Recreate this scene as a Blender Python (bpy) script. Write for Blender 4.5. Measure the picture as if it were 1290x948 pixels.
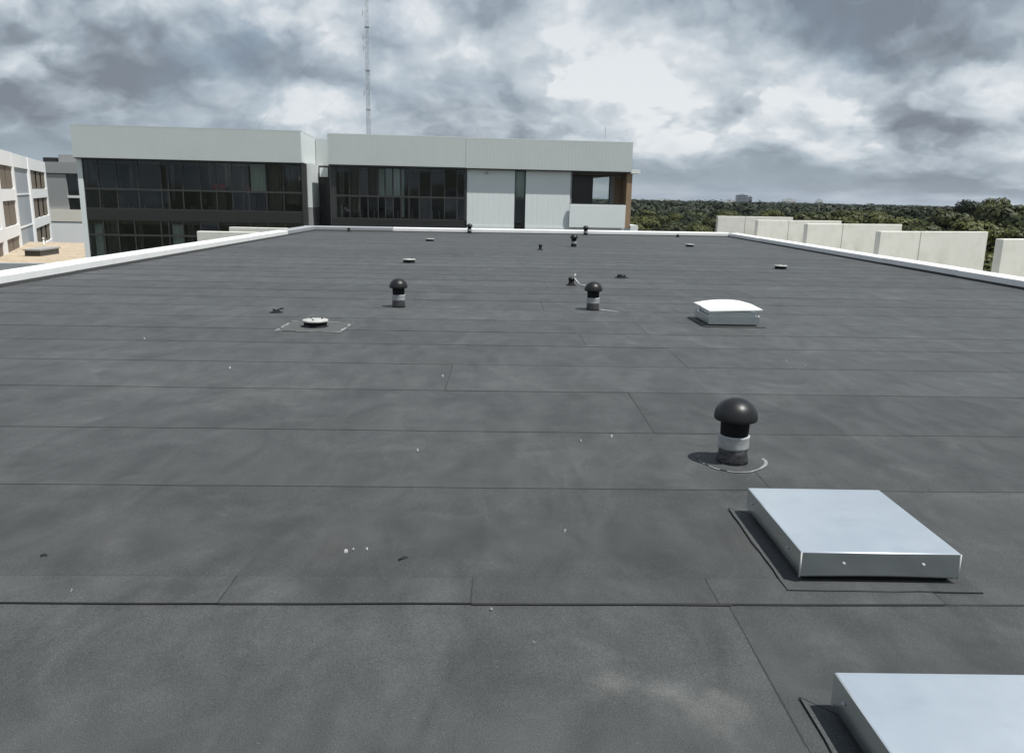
import bpy, math, random
import numpy as np
from mathutils import Vector, Matrix
R = math.radians
for o in list(bpy.data.objects): bpy.data.objects.remove(o)
S = bpy.context.scene
COL = S.collection

# ------------------------------------------------------------------ camera
cam = bpy.data.cameras.new('camera'); camo = bpy.data.objects.new('camera', cam); COL.objects.link(camo)
cam.sensor_fit = 'HORIZONTAL'; cam.sensor_width = 36; cam.lens = 27.9; cam.clip_start = .05; cam.clip_end = 20000
yaw, pitch, roll = math.atan(.015), math.atan(.226), .021
fw = Vector((math.sin(yaw)*math.cos(pitch), math.cos(yaw)*math.cos(pitch), -math.sin(pitch)))
r0 = Vector((math.cos(yaw), -math.sin(yaw), 0)); u0 = r0.cross(fw)
rt = r0*math.cos(roll)+u0*math.sin(roll); up = u0*math.cos(roll)-r0*math.sin(roll)
M4 = Matrix((rt, up, -fw)).transposed().to_4x4(); M4.translation = (0, 0, 1.6)
camo.matrix_world = M4; S.camera = camo

# ------------------------------------------------------------------ node helper
class NT:
    def __init__(s, t): s.t = t; s.n = t.nodes; s.l = t.links
    def add(s, typ, **k):
        n = s.n.new(typ)
        for a, b in k.items(): setattr(n, a, b)
        return n
    def put(s, sock, v):
        if isinstance(v, bpy.types.NodeSocket): s.l.new(v, sock)
        elif v is not None: sock.default_value = v
    def math(s, op, a, b=None, c=None, clamp=False):
        n = s.add('ShaderNodeMath', operation=op, use_clamp=clamp)
        for i, v in enumerate((a, b, c)):
            if v is not None: s.put(n.inputs[i], v)
        return n.outputs[0]
    def vmath(s, op, a, b=None, scale=None):
        n = s.add('ShaderNodeVectorMath', operation=op)
        s.put(n.inputs[0], a)
        if b is not None: s.put(n.inputs[1], b)
        if scale is not None: s.put(n.inputs['Scale'], scale)
        return n.outputs['Value'] if op in ('DOT_PRODUCT', 'LENGTH') else n.outputs[0]
    def noise(s, vec, scale, detail=2, rough=.5, dist=0, color=False):
        n = s.add('ShaderNodeTexNoise')
        if vec is not None: s.put(n.inputs['Vector'], vec)
        s.put(n.inputs['Scale'], scale); s.put(n.inputs['Detail'], detail)
        s.put(n.inputs['Roughness'], rough); s.put(n.inputs['Distortion'], dist)
        return n.outputs['Color' if color else 'Fac']
    def ramp(s, fac, stops, interp='LINEAR'):
        n = s.add('ShaderNodeValToRGB'); e = n.color_ramp.elements; n.color_ramp.interpolation = interp
        while len(e) < len(stops): e.new(.5)
        for el, (p, c) in zip(e, stops):
            el.position = p; el.color = (c if hasattr(c, '__len__') else (c, c, c))[:3]+(1,) if hasattr(c, '__len__') else (c, c, c, 1)
        s.put(n.inputs[0], fac); return n.outputs[0]
    def mix(s, fac, a, b, mode='MIX'):
        n = s.add('ShaderNodeMix', data_type='RGBA', blend_type=mode)
        s.put(n.inputs[0], fac)
        for i, v in ((6, a), (7, b)):
            if not isinstance(v, bpy.types.NodeSocket): v = tuple(v)+(1,) if len(v) == 3 else v
            s.put(n.inputs[i], v)
        return n.outputs[2]

# ------------------------------------------------------------------ world: daylight sky with broken cumulus cover
SUN = Vector((.40, -.22, 1)).normalized()
w = bpy.data.worlds.new('World'); S.world = w; w.use_nodes = True
t = NT(w.node_tree); t.n.clear()
sky = t.add('ShaderNodeTexSky', sky_type='NISHITA'); sky.sun_disc = False
sky.sun_elevation = math.asin(SUN.z); sky.sun_rotation = math.atan2(SUN.x, SUN.y); sky.altitude = 60
tc = t.add('ShaderNodeTexCoord'); D = tc.outputs['Generated']
sp = t.add('ShaderNodeSeparateXYZ'); t.put(sp.inputs[0], D)
zc = t.math('MAXIMUM', sp.outputs[2], 0.0)
zs = t.math('SQRT', t.math('ADD', zc, .004))
cb = t.add('ShaderNodeCombineXYZ'); t.put(cb.inputs[0], sp.outputs[0]); t.put(cb.inputs[1], sp.outputs[1]); t.put(cb.inputs[2], t.math('MULTIPLY', zs, 1.15))
P0 = t.vmath('ADD', cb.outputs[0], (3.1, 1.7, 0.4))
wr = t.noise(P0, 3.0, 3, .5, color=True)
P1 = t.vmath('ADD', P0, t.vmath('SCALE', t.vmath('SUBTRACT', wr, (.5, .5, .5)), scale=.10))
def billow(scale, off, oct_):             # puffy cumulus relief: rounded cells over several octaves
    acc = None
    for k in range(oct_):
        v = t.add('ShaderNodeTexVoronoi', feature='F1')
        t.put(v.inputs['Vector'], t.vmath('ADD', P2, off)); v.inputs['Scale'].default_value = scale*2.1**k
        h = t.math('MULTIPLY', v.outputs['Distance'], -.52**k)
        acc = h if acc is None else t.math('ADD', acc, h)
    return acc
wr2 = t.noise(P0, 11.0, 5, .6, color=True)
P2 = t.vmath('ADD', P1, t.vmath('SCALE', t.vmath('SUBTRACT', wr2, (.5, .5, .5)), scale=.075))
h0 = billow(3.4, (0, 0, 0), 5); h1 = billow(3.4, (.018, -.007, .040), 5)
n1 = t.noise(P1, 2.7, 10, .56)
n1s = t.noise(t.vmath('ADD', P1, (.03, -.01, .06)), 2.7, 10, .56)
n2 = t.noise(P0, 2.1, 3, .5)
relief = t.math('ADD', t.math('MULTIPLY', t.math('SUBTRACT', h0, h1), 1.15), t.math('MULTIPLY', t.math('SUBTRACT', n1, n1s), .55))
back = t.math('ADD', .645, t.math('ADD', t.math('MULTIPLY', t.math('SUBTRACT', n2, .5), .5), t.math('MULTIPLY', relief, 1.0)))
dd = t.math('ADD', t.math('MULTIPLY', t.math('SUBTRACT', n1, .47), 1.5), t.math('MULTIPLY', t.math('ADD', h0, .74), .75))
mask = t.add('ShaderNodeMapRange', interpolation_type='SMOOTHSTEP'); t.put(mask.inputs[0], dd); mask.inputs[1].default_value = -.10; mask.inputs[2].default_value = .07
front = t.math('SUBTRACT', t.math('ADD', .79, t.math('MULTIPLY', relief, 1.4)), t.math('MULTIPLY', t.math('MAXIMUM', dd, 0.), .55))
mx_ = t.add('ShaderNodeMix', data_type='FLOAT'); t.put(mx_.inputs[0], mask.outputs[0]); t.put(mx_.inputs[2], back); t.put(mx_.inputs[3], front)
L = mx_.outputs[0]
def px(x, y):                             # sky direction of a cloud mass: degrees right of the roof axis, degrees up
    return (math.sin(R(x))*math.cos(R(y)), math.cos(R(x))*math.cos(R(y)), math.sin(R(y)))
BLOBS = [(-29, 6, 80, -.24), (-19, 5, 200, -.16), (-6, 5.5, 400, -.08), (-17, 10.5, 300, .15), (-9, 6.5, 500, .12), (1.5, 9.5, 200, .10), (5, 6, 300, .05), (-23, 12.5, 300, .10), (-31, 13, 300, .10),
         (9, 9, 300, .06), (14, 9.5, 300, .10), (19, 6, 500, .10), (27, 11, 70, -.30), (33, 8, 120, -.10), (20, 13.5, 240, -.14), (4, 14, 300, -.06)]
for ax, el, k, a in BLOBS:                # the large bright and dark cloud masses
    g = t.math('MULTIPLY', t.math('EXPONENT', t.math('MULTIPLY', t.math('SUBTRACT', t.vmath('DOT_PRODUCT', D, px(ax, el)), 1.0), float(k))), a)
    L = t.math('ADD', L, g)
cc = t.ramp(L, [(.12, (2.1, 2.4, 2.8)), (.38, (3.4, 3.95, 4.5)), (.57, (5.0, 5.65, 6.25)), (.78, (6.8, 7.4, 7.85)), (1.15, (9.2, 9.5, 9.7))])
hz = t.ramp(zc, [(0.0, 1.0), (.03, .85), (.085, .0)])
cover = t.math('MULTIPLY_ADD', n1, 4.0, -.85)
cover = t.math('MINIMUM', cover, 1.15)
cover = t.math('SUBTRACT', cover, t.math('MULTIPLY', hz, .55), clamp=True)
# broken cumulus: gaps added overhead to lower ambient light, cover closes towards the horizon
cover = t.math('SUBTRACT', cover, t.math('MULTIPLY', zc, .75), clamp=True)
blue = t.mix(t.math('MULTIPLY_ADD', zc, -.7, .7, clamp=True), sky.outputs[0], (2.9, 3.85, 5.0))
skyc = t.mix(cover, blue, cc)
bg = t.add('ShaderNodeBackground'); t.put(bg.inputs[0], skyc); bg.inputs[1].default_value = .084
wo = t.add('ShaderNodeOutputWorld'); t.l.new(bg.outputs[0], wo.inputs[0])
w.cycles.sampling_method = 'MANUAL'; w.cycles.sample_map_resolution = 512

sun = bpy.data.lights.new('sun', 'SUN'); suno = bpy.data.objects.new('sun', sun); COL.objects.link(suno)
sun.energy = 5.0; sun.angle = R(.55); sun.color = (1, .985, .945)
suno.rotation_euler = SUN.to_track_quat('Z', 'Y').to_euler(); suno.location = (20, -11, 50)
S.view_settings.view_transform = 'Standard'; S.view_settings.look = 'None'
S.view_settings.exposure = .12; S.view_settings.gamma = 1; S.view_settings.use_curve_mapping = False

# ------------------------------------------------------------------ materials
MAT = {}
def mat(name, col, rough=.6, metal=0, var=.12, vscale=3, fine=0, fscale=60, bump=0, bscale=40, spec=.5, dirt=None, dscale=1.2, rand=0, tint=None):
    m = bpy.data.materials.new(name); m.use_nodes = True; q = NT(m.node_tree); b = q.n['Principled BSDF']
    g = q.add('ShaderNodeTexCoord').outputs['Object']
    c = q.mix(q.noise(g, vscale, 5, .6), [v*(1-var) for v in col], [min(1, v*(1+var)) for v in col])
    if fine: c = q.mix(q.noise(g, fscale, 3, .6), q.mix(1, c, (1-fine,)*3, 'MULTIPLY'), q.mix(1, c, (1+fine,)*3, 'MULTIPLY'))
    if dirt:
        f = q.ramp(q.noise(g, dscale, 6, .65), [(.48, 0.), (.75, 1.)])
        c = q.mix(q.math('MULTIPLY', f, dirt[3]), c, dirt[:3])
    if rand:
        oi = q.add('ShaderNodeObjectInfo').outputs['Random']
        c = q.mix(1, c, q.ramp(oi, [(0., 1-rand), (1., 1+rand)]), 'MULTIPLY')
    q.put(b.inputs['Base Color'], c); b.inputs['Metallic'].default_value = metal
    q.put(b.inputs['Roughness'], q.math('MULTIPLY_ADD', q.noise(g, vscale*2.3, 3), .16, rough-.08))
    b.inputs['Specular IOR Level'].default_value = spec
    if bump:
        bn = q.add('ShaderNodeBump'); bn.inputs['Strength'].default_value = bump; bn.inputs['Distance'].default_value = .01
        q.put(bn.inputs['Height'], q.noise(g, bscale, 4)); q.l.new(bn.outputs[0], b.inputs['Normal'])
    MAT[name] = m; return m

mat('white_metal', (.78, .785, .77), .45, 0, .05, 2, dirt=(.45, .44, .40, .25), dscale=2.5)
mat('grey_cap', (.30, .31, .32), .6, 0, .12, 3)
mat('cladding', (.50, .535, .525), .55, 0, .04, .4, dirt=(.41, .43, .41, .25), dscale=.5)
mat('cladding_white', (.69, .725, .715), .55, 0, .03, .4, dirt=(.55, .57, .55, .2), dscale=.6)
mat('render_white', (.87, .87, .86), .6, 0, .02, .4)
mat('render_cream', (.74, .71, .63), .8, 0, .05, .8, fine=.05)
mat('concrete', (.66, .65, .59), .85, 0, .08, 1.2, fine=.08, bump=.25, bscale=30, dirt=(.42, .40, .33, .45), dscale=1.7)
mat('grey_panel', (.30, .305, .30), .6, 0, .05, .5)
mat('frame_dark', (.040, .039, .037), .4, 0, .2, 2)
mat('spandrel', (.022, .022, .021), .35, 0, .15, 1)
mat('interior', (.14, .125, .115), .9, 0, .15, 1)
mat('interior_floor', (.16, .13, .11), .7, 0, .2, 1)
mat('curtain', (.70, .77, .75), .9, 0, .1, 4)
mat('furniture', (.09, .075, .065), .7, 0, .3, 2)
mat('red_cloth', (.5, .045, .05), .8, 0, .15, 4)
mat('timber', (.27, .185, .11), .6, 0, .25, 5)
mat('black_plastic', (.012, .0125, .013), .40, 0, .25, 6, fine=.1, spec=.35)
mat('black_matt', (.009, .009, .010), .8, 0, .3, 8, spec=.2)
mat('band_grey', (.36, .37, .37), .55, 0, .2, 14, dirt=(.16, .16, .16, .7), dscale=22)
mat('foil', (.055, .055, .058), .38, .35, .6, 40, bump=1.5, bscale=24)
mat('cement', (.25, .255, .25), .9, 0, .3, 20, fine=.3, fscale=90, dirt=(.07, .07, .07, .9), dscale=14)
mat('acrylic', (.86, .87, .86), .28, 0, .02, 2)
mat('drum_lid', (.40, .40, .38), .7, 0, .12, 12, dirt=(.2, .2, .19, .8), dscale=14)
mat('gravel', (.40, .325, .235), .95, 0, .3, .8, fine=.55, fscale=5)
mat('pale_stripe', (.34, .37, .40), .6, 0, .08, 3)
mat('blind_brown', (.17, .135, .10), .7, 0, .2, 1.2)
mat('steel_grey', (.36, .37, .39), .5, .3, .1, 2)
mat('city', (.30, .33, .37), .7, 0, .1, .05)
mat('city_white', (.72, .73, .72), .7, 0, .05, .05)
mat('bark', (.16, .135, .11), .9, 0, .3, 3)
mat('bitumen', (.016, .016, .016), .85, 0, .3, 20)
mat('seam_soft', (.044, .047, .047), .9, 0, .3, 5, fine=.3, fscale=150, spec=.1)
mat('patch', (.088, .092, .090), .9, 0, .25, 6, fine=.4, fscale=60, spec=.1)
mat('seam', (.031, .0315, .032), .85, 0, .2, 9, spec=.3)
mat('chip', (.5, .5, .48), .9, 0, .2, 30)

def zinc(name, metal, ro, c0, c1):
    m = bpy.data.materials.new(name); m.use_nodes = True; q = NT(m.node_tree); b = q.n['Principled BSDF']
    g = q.add('ShaderNodeTexCoord').outputs['Object']
    v = q.add('ShaderNodeTexVoronoi'); q.put(v.inputs['Vector'], g); v.inputs['Scale'].default_value = 55
    c = q.mix(q.noise(g, 5, 5, .6), c0, c1)
    c = q.mix(.05, c, v.outputs['Color'], 'SOFT_LIGHT')
    sm = q.ramp(q.noise(q.vmath('MULTIPLY', g, (1, 2.2, 1)), 4, 6, .65), [(.56, 0.), (.72, 1.)])
    c = q.mix(q.math('MULTIPLY', sm, .16), c, (.50, .54, .56))
    q.put(b.inputs['Base Color'], c); b.inputs['Metallic'].default_value = metal
    q.put(b.inputs['Roughness'], q.math('MULTIPLY_ADD', q.noise(g, 9, 4), .12, ro))
    bn = q.add('ShaderNodeBump'); bn.inputs['Strength'].default_value = .10; bn.inputs['Distance'].default_value = .02
    q.put(bn.inputs['Height'], q.noise(g, 3.2, 2)); q.l.new(bn.outputs[0], b.inputs['Normal']); MAT[name] = m
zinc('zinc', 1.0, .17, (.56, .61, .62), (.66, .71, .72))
zinc('zinc_lid_bright', .84, .26, (.82, .88, .90), (.90, .95, .965))   # paler copy of zinc: bright sky reflection on the lids put into the colour

def membrane():
    m = bpy.data.materials.new('membrane'); m.use_nodes = True; q = NT(m.node_tree); b = q.n['Principled BSDF']
    g = q.add('ShaderNodeNewGeometry').outputs['Position']
    base = q.mix(q.noise(g, .35, 5, .6), (.050, .0535, .0535), (.073, .077, .0768))
    mid = q.noise(g, 2.3, 6, .62, .6)
    base = q.mix(1, base, q.ramp(mid, [(.25, .80), (.75, 1.2)]), 'MULTIPLY')
    # brownish staining and pale dust smudges with shapes of their own
    br = q.ramp(q.noise(g, .9, 5, .6, .8), [(.54, 0.), (.72, 1.)])
    base = q.mix(q.math('MULTIPLY', br, .28), base, (.080, .074, .070))
    du = q.ramp(q.noise(q.vmath('ADD', g, (7.3, 2.2, 0)), 1.5, 7, .66, 1.0), [(.55, 0.), (.76, 1.)])
    base = q.mix(q.math('MULTIPLY', du, .42), base, (.125, .127, .124))
    wv = q.ramp(q.noise(q.vmath('MULTIPLY', g, (1.0, .35, 1)), 3.0, 4, .55, 1.6), [(.35, .88), (.65, 1.12)])
    base = q.mix(1, base, wv, 'MULTIPLY')
    # pale dried splashes near the hatch
    for cx, cy, rr in ((.72, 2.24, .13), (.56, 2.32, .09), (.40, 2.37, .12), (-1.9, 6.2, .5)):
        dd_ = q.vmath('LENGTH', q.vmath('SUBTRACT', q.vmath('ADD', g, q.vmath('SCALE', q.vmath('SUBTRACT', q.noise(g, 5.0, 5, .6, color=True), (.5, .5, .5)), scale=rr*2.4)), (cx, cy, 0)))
        base = q.mix(q.math('MULTIPLY', q.ramp(q.math('DIVIDE', dd_, rr), [(.15, 1.), (1., 0.)]), .30 if rr < .4 else .2), base, (.17, .168, .155))
    # mineral granules
    gr = q.noise(g, 250, 2, .7)
    base = q.mix(1, base, q.ramp(gr, [(.30, .60), (.52, 1.0), (.72, 1.55)]), 'MULTIPLY')
    sp_ = q.ramp(q.noise(g, 75, 1, .5), [(.745, 0.), (.765, 1.)])
    base = q.mix(q.math('MULTIPLY', sp_, .12), base, (.30, .30, .29))
    oi = q.add('ShaderNodeObjectInfo').outputs['Random']
    base = q.mix(1, base, q.ramp(oi, [(0., .90), (1., 1.10)]), 'MULTIPLY')
    q.put(b.inputs['Base Color'], base); b.inputs['Specular IOR Level'].default_value = .04
    b.inputs['Sheen Weight'].default_value = .15; b.inputs['Sheen Roughness'].default_value = .35
    q.put(b.inputs['Roughness'], q.math('MULTIPLY_ADD', mid, .15, .55))
    b1 = q.add('ShaderNodeBump'); b1.inputs['Strength'].default_value = .20; b1.inputs['Distance'].default_value = .0006
    q.put(b1.inputs['Height'], gr)
    b2 = q.add('ShaderNodeBump'); b2.inputs['Strength'].default_value = .25; b2.inputs['Distance'].default_value = .02
    q.put(b2.inputs['Height'], q.noise(g, 1.7, 3, .5, .5)); q.l.new(b1.outputs[0], b2.inputs['Normal'])
    q.l.new(b2.outputs[0], b.inputs['Normal']); MAT['membrane'] = m
membrane()

def glass():
    m = bpy.data.materials.new('glass'); m.use_nodes = True; q = NT(m.node_tree); q.n.clear()
    g = q.add('ShaderNodeTexCoord').outputs['Object']
    tr = q.add('ShaderNodeBsdfTransparent'); tr.inputs[0].default_value = (.80, .82, .80, 1)
    gl = q.add('ShaderNodeBsdfGlossy'); gl.inputs['Roughness'].default_value = .02; gl.inputs[0].default_value = (.9, .95, 1, 1)
    bn = q.add('ShaderNodeBump'); bn.inputs['Strength'].default_value = .04; bn.inputs['Distance'].default_value = .05
    q.put(bn.inputs['Height'], q.noise(g, .8, 2)); q.l.new(bn.outputs[0], gl.inputs['Normal'])
    fr = q.add('ShaderNodeFresnel'); fr.inputs[0].default_value = 1.36
    mx = q.add('ShaderNodeMixShader'); q.l.new(fr.outputs[0], mx.inputs[0]); q.l.new(tr.outputs[0], mx.inputs[1]); q.l.new(gl.outputs[0], mx.inputs[2])
    o = q.add('ShaderNodeOutputMaterial'); q.l.new(mx.outputs[0], o.inputs[0]); MAT['glass'] = m
glass()

def leaf(name, c1, c2, rnd=True):
    m = bpy.data.materials.new(name); m.use_nodes = True; q = NT(m.node_tree); b = q.n['Principled BSDF']
    g = q.add('ShaderNodeNewGeometry').outputs['Position']
    oi = q.add('ShaderNodeObjectInfo').outputs['Random']
    f = q.noise(g, .22 if rnd else .045, 4, .6)
    if rnd: f = q.math('ADD', q.math('MULTIPLY', f, .5), q.math('MULTIPLY_ADD', oi, .9, -.32), clamp=True)
    c = q.mix(f, c1, c2)
    c = q.mix(1, c, q.ramp(q.noise(g, 2.5, 2), [(.3, .82), (.7, 1.18)]), 'MULTIPLY')
    q.put(b.inputs['Base Color'], c); b.inputs['Roughness'].default_value = .6; b.inputs['Specular IOR Level'].default_value = .25
    MAT[name] = m
leaf('leaf', (.012, .020, .006), (.078, .084, .017))
leaf('leaf_far', (.012, .020, .011), (.030, .038, .015), False)

def ground_mat():
    m = bpy.data.materials.new('ground'); m.use_nodes = True; q = NT(m.node_tree); b = q.n['Principled BSDF']
    g = q.add('ShaderNodeNewGeometry').outputs['Position']
    c = q.mix(q.noise(g, .02, 6, .65), (.035, .045, .022), (.085, .085, .045)); q.put(b.inputs['Base Color'], c)
    b.inputs['Roughness'].default_value = .95; MAT['ground'] = m
ground_mat()

# ------------------------------------------------------------------ mesh helpers
class MB:
    def __init__(s): s.v = []; s.f = []; s.m = []; s.sm = []
    def face(s, pts, m=0, smooth=False):
        i = len(s.v); s.v += [tuple(p) for p in pts]; s.f.append(tuple(range(i, i+len(pts)))); s.m.append(m); s.sm.append(smooth)
    def box(s, x0, x1, y0, y1, z0, z1, m=0, bev=0):
        i = len(s.v)
        if not bev:
            s.v += [(x, y, z) for z in (z0, z1) for y in (y0, y1) for x in (x0, x1)]
            for q in ((0, 2, 3, 1), (4, 5, 7, 6), (0, 1, 5, 4), (2, 6, 7, 3), (0, 4, 6, 2), (1, 3, 7, 5)):
                s.f.append(tuple(i+k for k in q)); s.m.append(m); s.sm.append(False)
            return s
        b = bev; rings = []
        def ring(d, z): return [(x0+d, y0+d, z), (x1-d, y0+d, z), (x1-d, y1-d, z), (x0+d, y1-d, z)]
        # octagonal plan for vertical edge bevels
        def oct(d, z): return [(x0+d+b, y0+d, z), (x1-d-b, y0+d, z), (x1-d, y0+d+b, z), (x1-d, y1-d-b, z), (x1-d-b, y1-d, z), (x0+d+b, y1-d, z), (x0+d, y1-d-b, z), (x0+d, y0+d+b, z)]
        s.loft([oct(b, z0), oct(0, z0+b), oct(0, z1-b), oct(b, z1)], m); return s
    def loft(s, rings, m=0, smooth=False, cap=True, closed=True):
        i = len(s.v); n = len(rings[0])
        for r in rings: s.v += [tuple(p) for p in r]
        for a in range(len(rings)-1):
            for k in range(n if closed else n-1):
                k2 = (k+1) % n
                s.f.append((i+a*n+k, i+a*n+k2, i+(a+1)*n+k2, i+(a+1)*n+k)); s.m.append(m); s.sm.append(smooth)
        if cap and closed:
            s.f.append(tuple(i+k for k in reversed(range(n)))); s.m.append(m); s.sm.append(False)
            e = i+(len(rings)-1)*n; s.f.append(tuple(e+k for k in range(n))); s.m.append(m); s.sm.append(False)
        return s
    def lathe(s, prof, n=32, m=0, smooth=True, cx=0, cy=0, cap=True, jit=0, rnd=None):
        rings = []
        for r, z in prof:
            rr = []
            for k in range(n):
                a = 2*math.pi*k/n; q = r*(1+(rnd.uniform(-jit, jit) if jit else 0))
                rr.append((cx+q*math.cos(a), cy+q*math.sin(a), z+(rnd.uniform(-jit, jit)*.06 if jit else 0)))
            rings.append(rr)
        return s.loft(rings, m, smooth, cap)
    def tube(s, a, b, r0, r1=None, n=8, m=0, smooth=True):
        a = Vector(a); b = Vector(b); r1 = r0 if r1 is None else r1; d = (b-a).normalized()
        x = d.orthogonal().normalized(); y = d.cross(x)
        rg = lambda c, r: [c+x*r*math.cos(2*math.pi*k/n)+y*r*math.sin(2*math.pi*k/n) for k in range(n)]
        return s.loft([rg(a, r0), rg(b, r1)], m, smooth)
    def mesh(s, name, mats):
        me = bpy.data.meshes.new(name); me.from_pydata(s.v, [], s.f)
        for k in ([mats] if isinstance(mats, str) else mats): me.materials.append(MAT[k])
        me.polygons.foreach_set('material_index', s.m); me.polygons.foreach_set('use_smooth', s.sm); me.update(); return me
    def build(s, name, mats, parent=None, loc=None, rz=0):
        o = bpy.data.objects.new(name, s.mesh(name, mats)); COL.objects.link(o)
        if parent: o.parent = parent
        if loc: o.location = loc
        if rz: o.rotation_euler.z = rz
        return o
def tag(o, label=None, cat=None, group=None, kind=None):
    for k, v in (('label', label), ('category', cat), ('group', group), ('kind', kind)):
        if v: o[k] = v
    return o
def thing(name, label, cat, loc=(0, 0, 0), rz=0, group=None):
    o = bpy.data.objects.new(name, None); COL.objects.link(o); o.location = loc; o.rotation_euler.z = rz; o.empty_display_size = .2
    return tag(o, label, cat, group)
def kids(o): return [c for c in bpy.data.objects if c.parent == o]
def copy_tree(o, parent=None, chmap=None):
    c = o.copy(); COL.objects.link(c); c.parent = parent
    for ch in (CH.get(o.name) or []): copy_tree(ch, c)
    return c
CH = {}
def index_children():
    CH.clear()
    for o in bpy.data.objects:
        if o.parent: CH.setdefault(o.parent.name, []).append(o)
def bx(name, m, parent, *a, bev=0): return MB().box(*a, bev=bev).build(name, m, parent)

# ------------------------------------------------------------------ setting: ground, sheet roof
g = MB(); g.face([(-9000, -9000, -15), (9000, -9000, -15), (9000, 9000, -15), (-9000, 9000, -15)])
tag(g.build('ground', 'ground'), 'dark green ground far below the roof', 'ground', kind='structure')

XL, XR = -8.2, 10.45                      # inner faces of the side parapets
edge = lambda x: 35.9+.11*x               # skewed far edge of the roof
roof = MB()
pl = [(XL-.4, -7, 0), (XR+.4, -7, 0), (XR+.4, edge(XR)+.35, 0), (XL-.4, edge(XL)+.35, 0)]
roof.loft([[(x, y, -15) for x, y, _ in pl], [(x, y, -.012) for x, y, _ in pl]])
roof = tag(roof.build('roof', 'concrete'), 'flat roof with dark grey bitumen membrane sheets', 'roof', kind='structure')

rng = random.Random(5)
SL = .02
def sheet(x0, x1, c0, c1, lift=0., lap=.08, bead=(.005, .016), name='membrane_sheet', dark_end=False, sl=SL, bz=.0042, und=0., edge_mat='bitumen', h=.0062):
    mb = MB(); nx = max(2, int((x1-x0)/.28)); near = []; far = []; bd = []
    wv = rng.uniform(0, 9)
    for i in range(nx+1):
        x = x0+(x1-x0)*i/nx
        yn = c0+sl*x+.004*math.sin(x*1.3+wv)+rng.uniform(-.002, .002)
        yf = min(c1+sl*x+lap, edge(x)+.1); yn = min(yn, edge(x)+.08)
        wd = rng.uniform(*bead)*(1 if rng.random() > .12 else rng.uniform(1.3, 2.2))
        near.append((x, yn, h+lift)); far.append((x, yf, .0012+lift)); bd.append((x, yn-wd, bz))
    for i in range(nx):
        mb.face([near[i], near[i+1], far[i+1], far[i]], 0)
        mb.face([bd[i], bd[i+1], near[i+1], near[i]], 1)
    if name == 'cover_strip':
        for i in range(nx):
            a, b = far[i], far[i+1]; wd = rng.uniform(.002, .006)
            mb.face([a, b, (b[0], b[1]+wd, .0052), (a[0], a[1]+wd, .0052)], 2)
    if dark_end:
        a, b = near[0], far[0]; k = 5
        for i in range(k):
            p = lambda f: (a[0]+rng.uniform(-.001, .001), a[1]+(b[1]-lap-a[1])*f, a[2]+(b[2]-a[2])*f)
            q0, q1 = p(i/k), p((i+1)/k); w0, w1 = rng.uniform(.004, .009), rng.uniform(.004, .009)
            uz = lambda v: v[2]-lift+und+.0005
            mb.face([(q0[0]-w0, q0[1], uz(q0)), q0, q1, (q1[0]-w1, q1[1], uz(q1))], 2)
    return mb.build(name, ['membrane', edge_mat, 'seam'], roof)
seams = [-6.9+.98*i for i in range(8)]+[.80, 1.84, 2.92, 4.22, 5.32, 6.50, 7.56, 8.60, 9.48, 10.42]
while seams[-1] < 37: seams.append(seams[-1]+rng.uniform(.95, 1.03))
known = {2.92: [1.85], 4.22: [1.56], 5.32: [1.09], 6.50: [-.46], 7.56: [1.84], 8.60: [.95], 9.48: [1.79], 10.42: [-4.6]}
for a, b in zip(seams[:-1], seams[1:]):
    if a > edge(XR): break
    cuts = known.get(a, None)
    if cuts is None: s0 = rng.uniform(-6, 1); cuts = [s0, s0+rng.uniform(7, 9)]
    elif a == 9.48: cuts = [-6.0]+cuts
    xs = [XL-.05]+[c for c in cuts if XL+.5 < c < XR-.5]+[XR+.05]
    for k in range(len(xs)-1):
        far_ = a > 12
        sheet(xs[k], xs[k+1]+(.08 if k < len(xs)-2 else 0), a, b, lift=.0012*k, und=.0012*(k-1), bead=(.008, .022) if far_ else (.004, .012) if a == 2.92 else (.0015, .0060), dark_end=k > 0, edge_mat='bitumen' if a == 2.92 else 'seam' if far_ else 'seam_soft', h=.0062 if a == 2.92 else .0044, bz=.0042 if a == 2.92 else .0034)
# narrow cover strip of metre-long offcuts over the first lap
xs = [-8.1, -7.1, -6.1, -5.1, -4.1, -3.1, -2.1, -1.10, -.10, .905, 1.84]
for k in range(len(xs)-1):
    sheet(xs[k], xs[k+1]+(.05 if k < len(xs)-2 else 0), 2.905, 3.135, lift=.0030+.0003*k, und=.0030+.0003*(k-1), lap=0, bead=(.0015, .006), bz=.0065, name='cover_strip', dark_end=k > 0)

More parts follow.
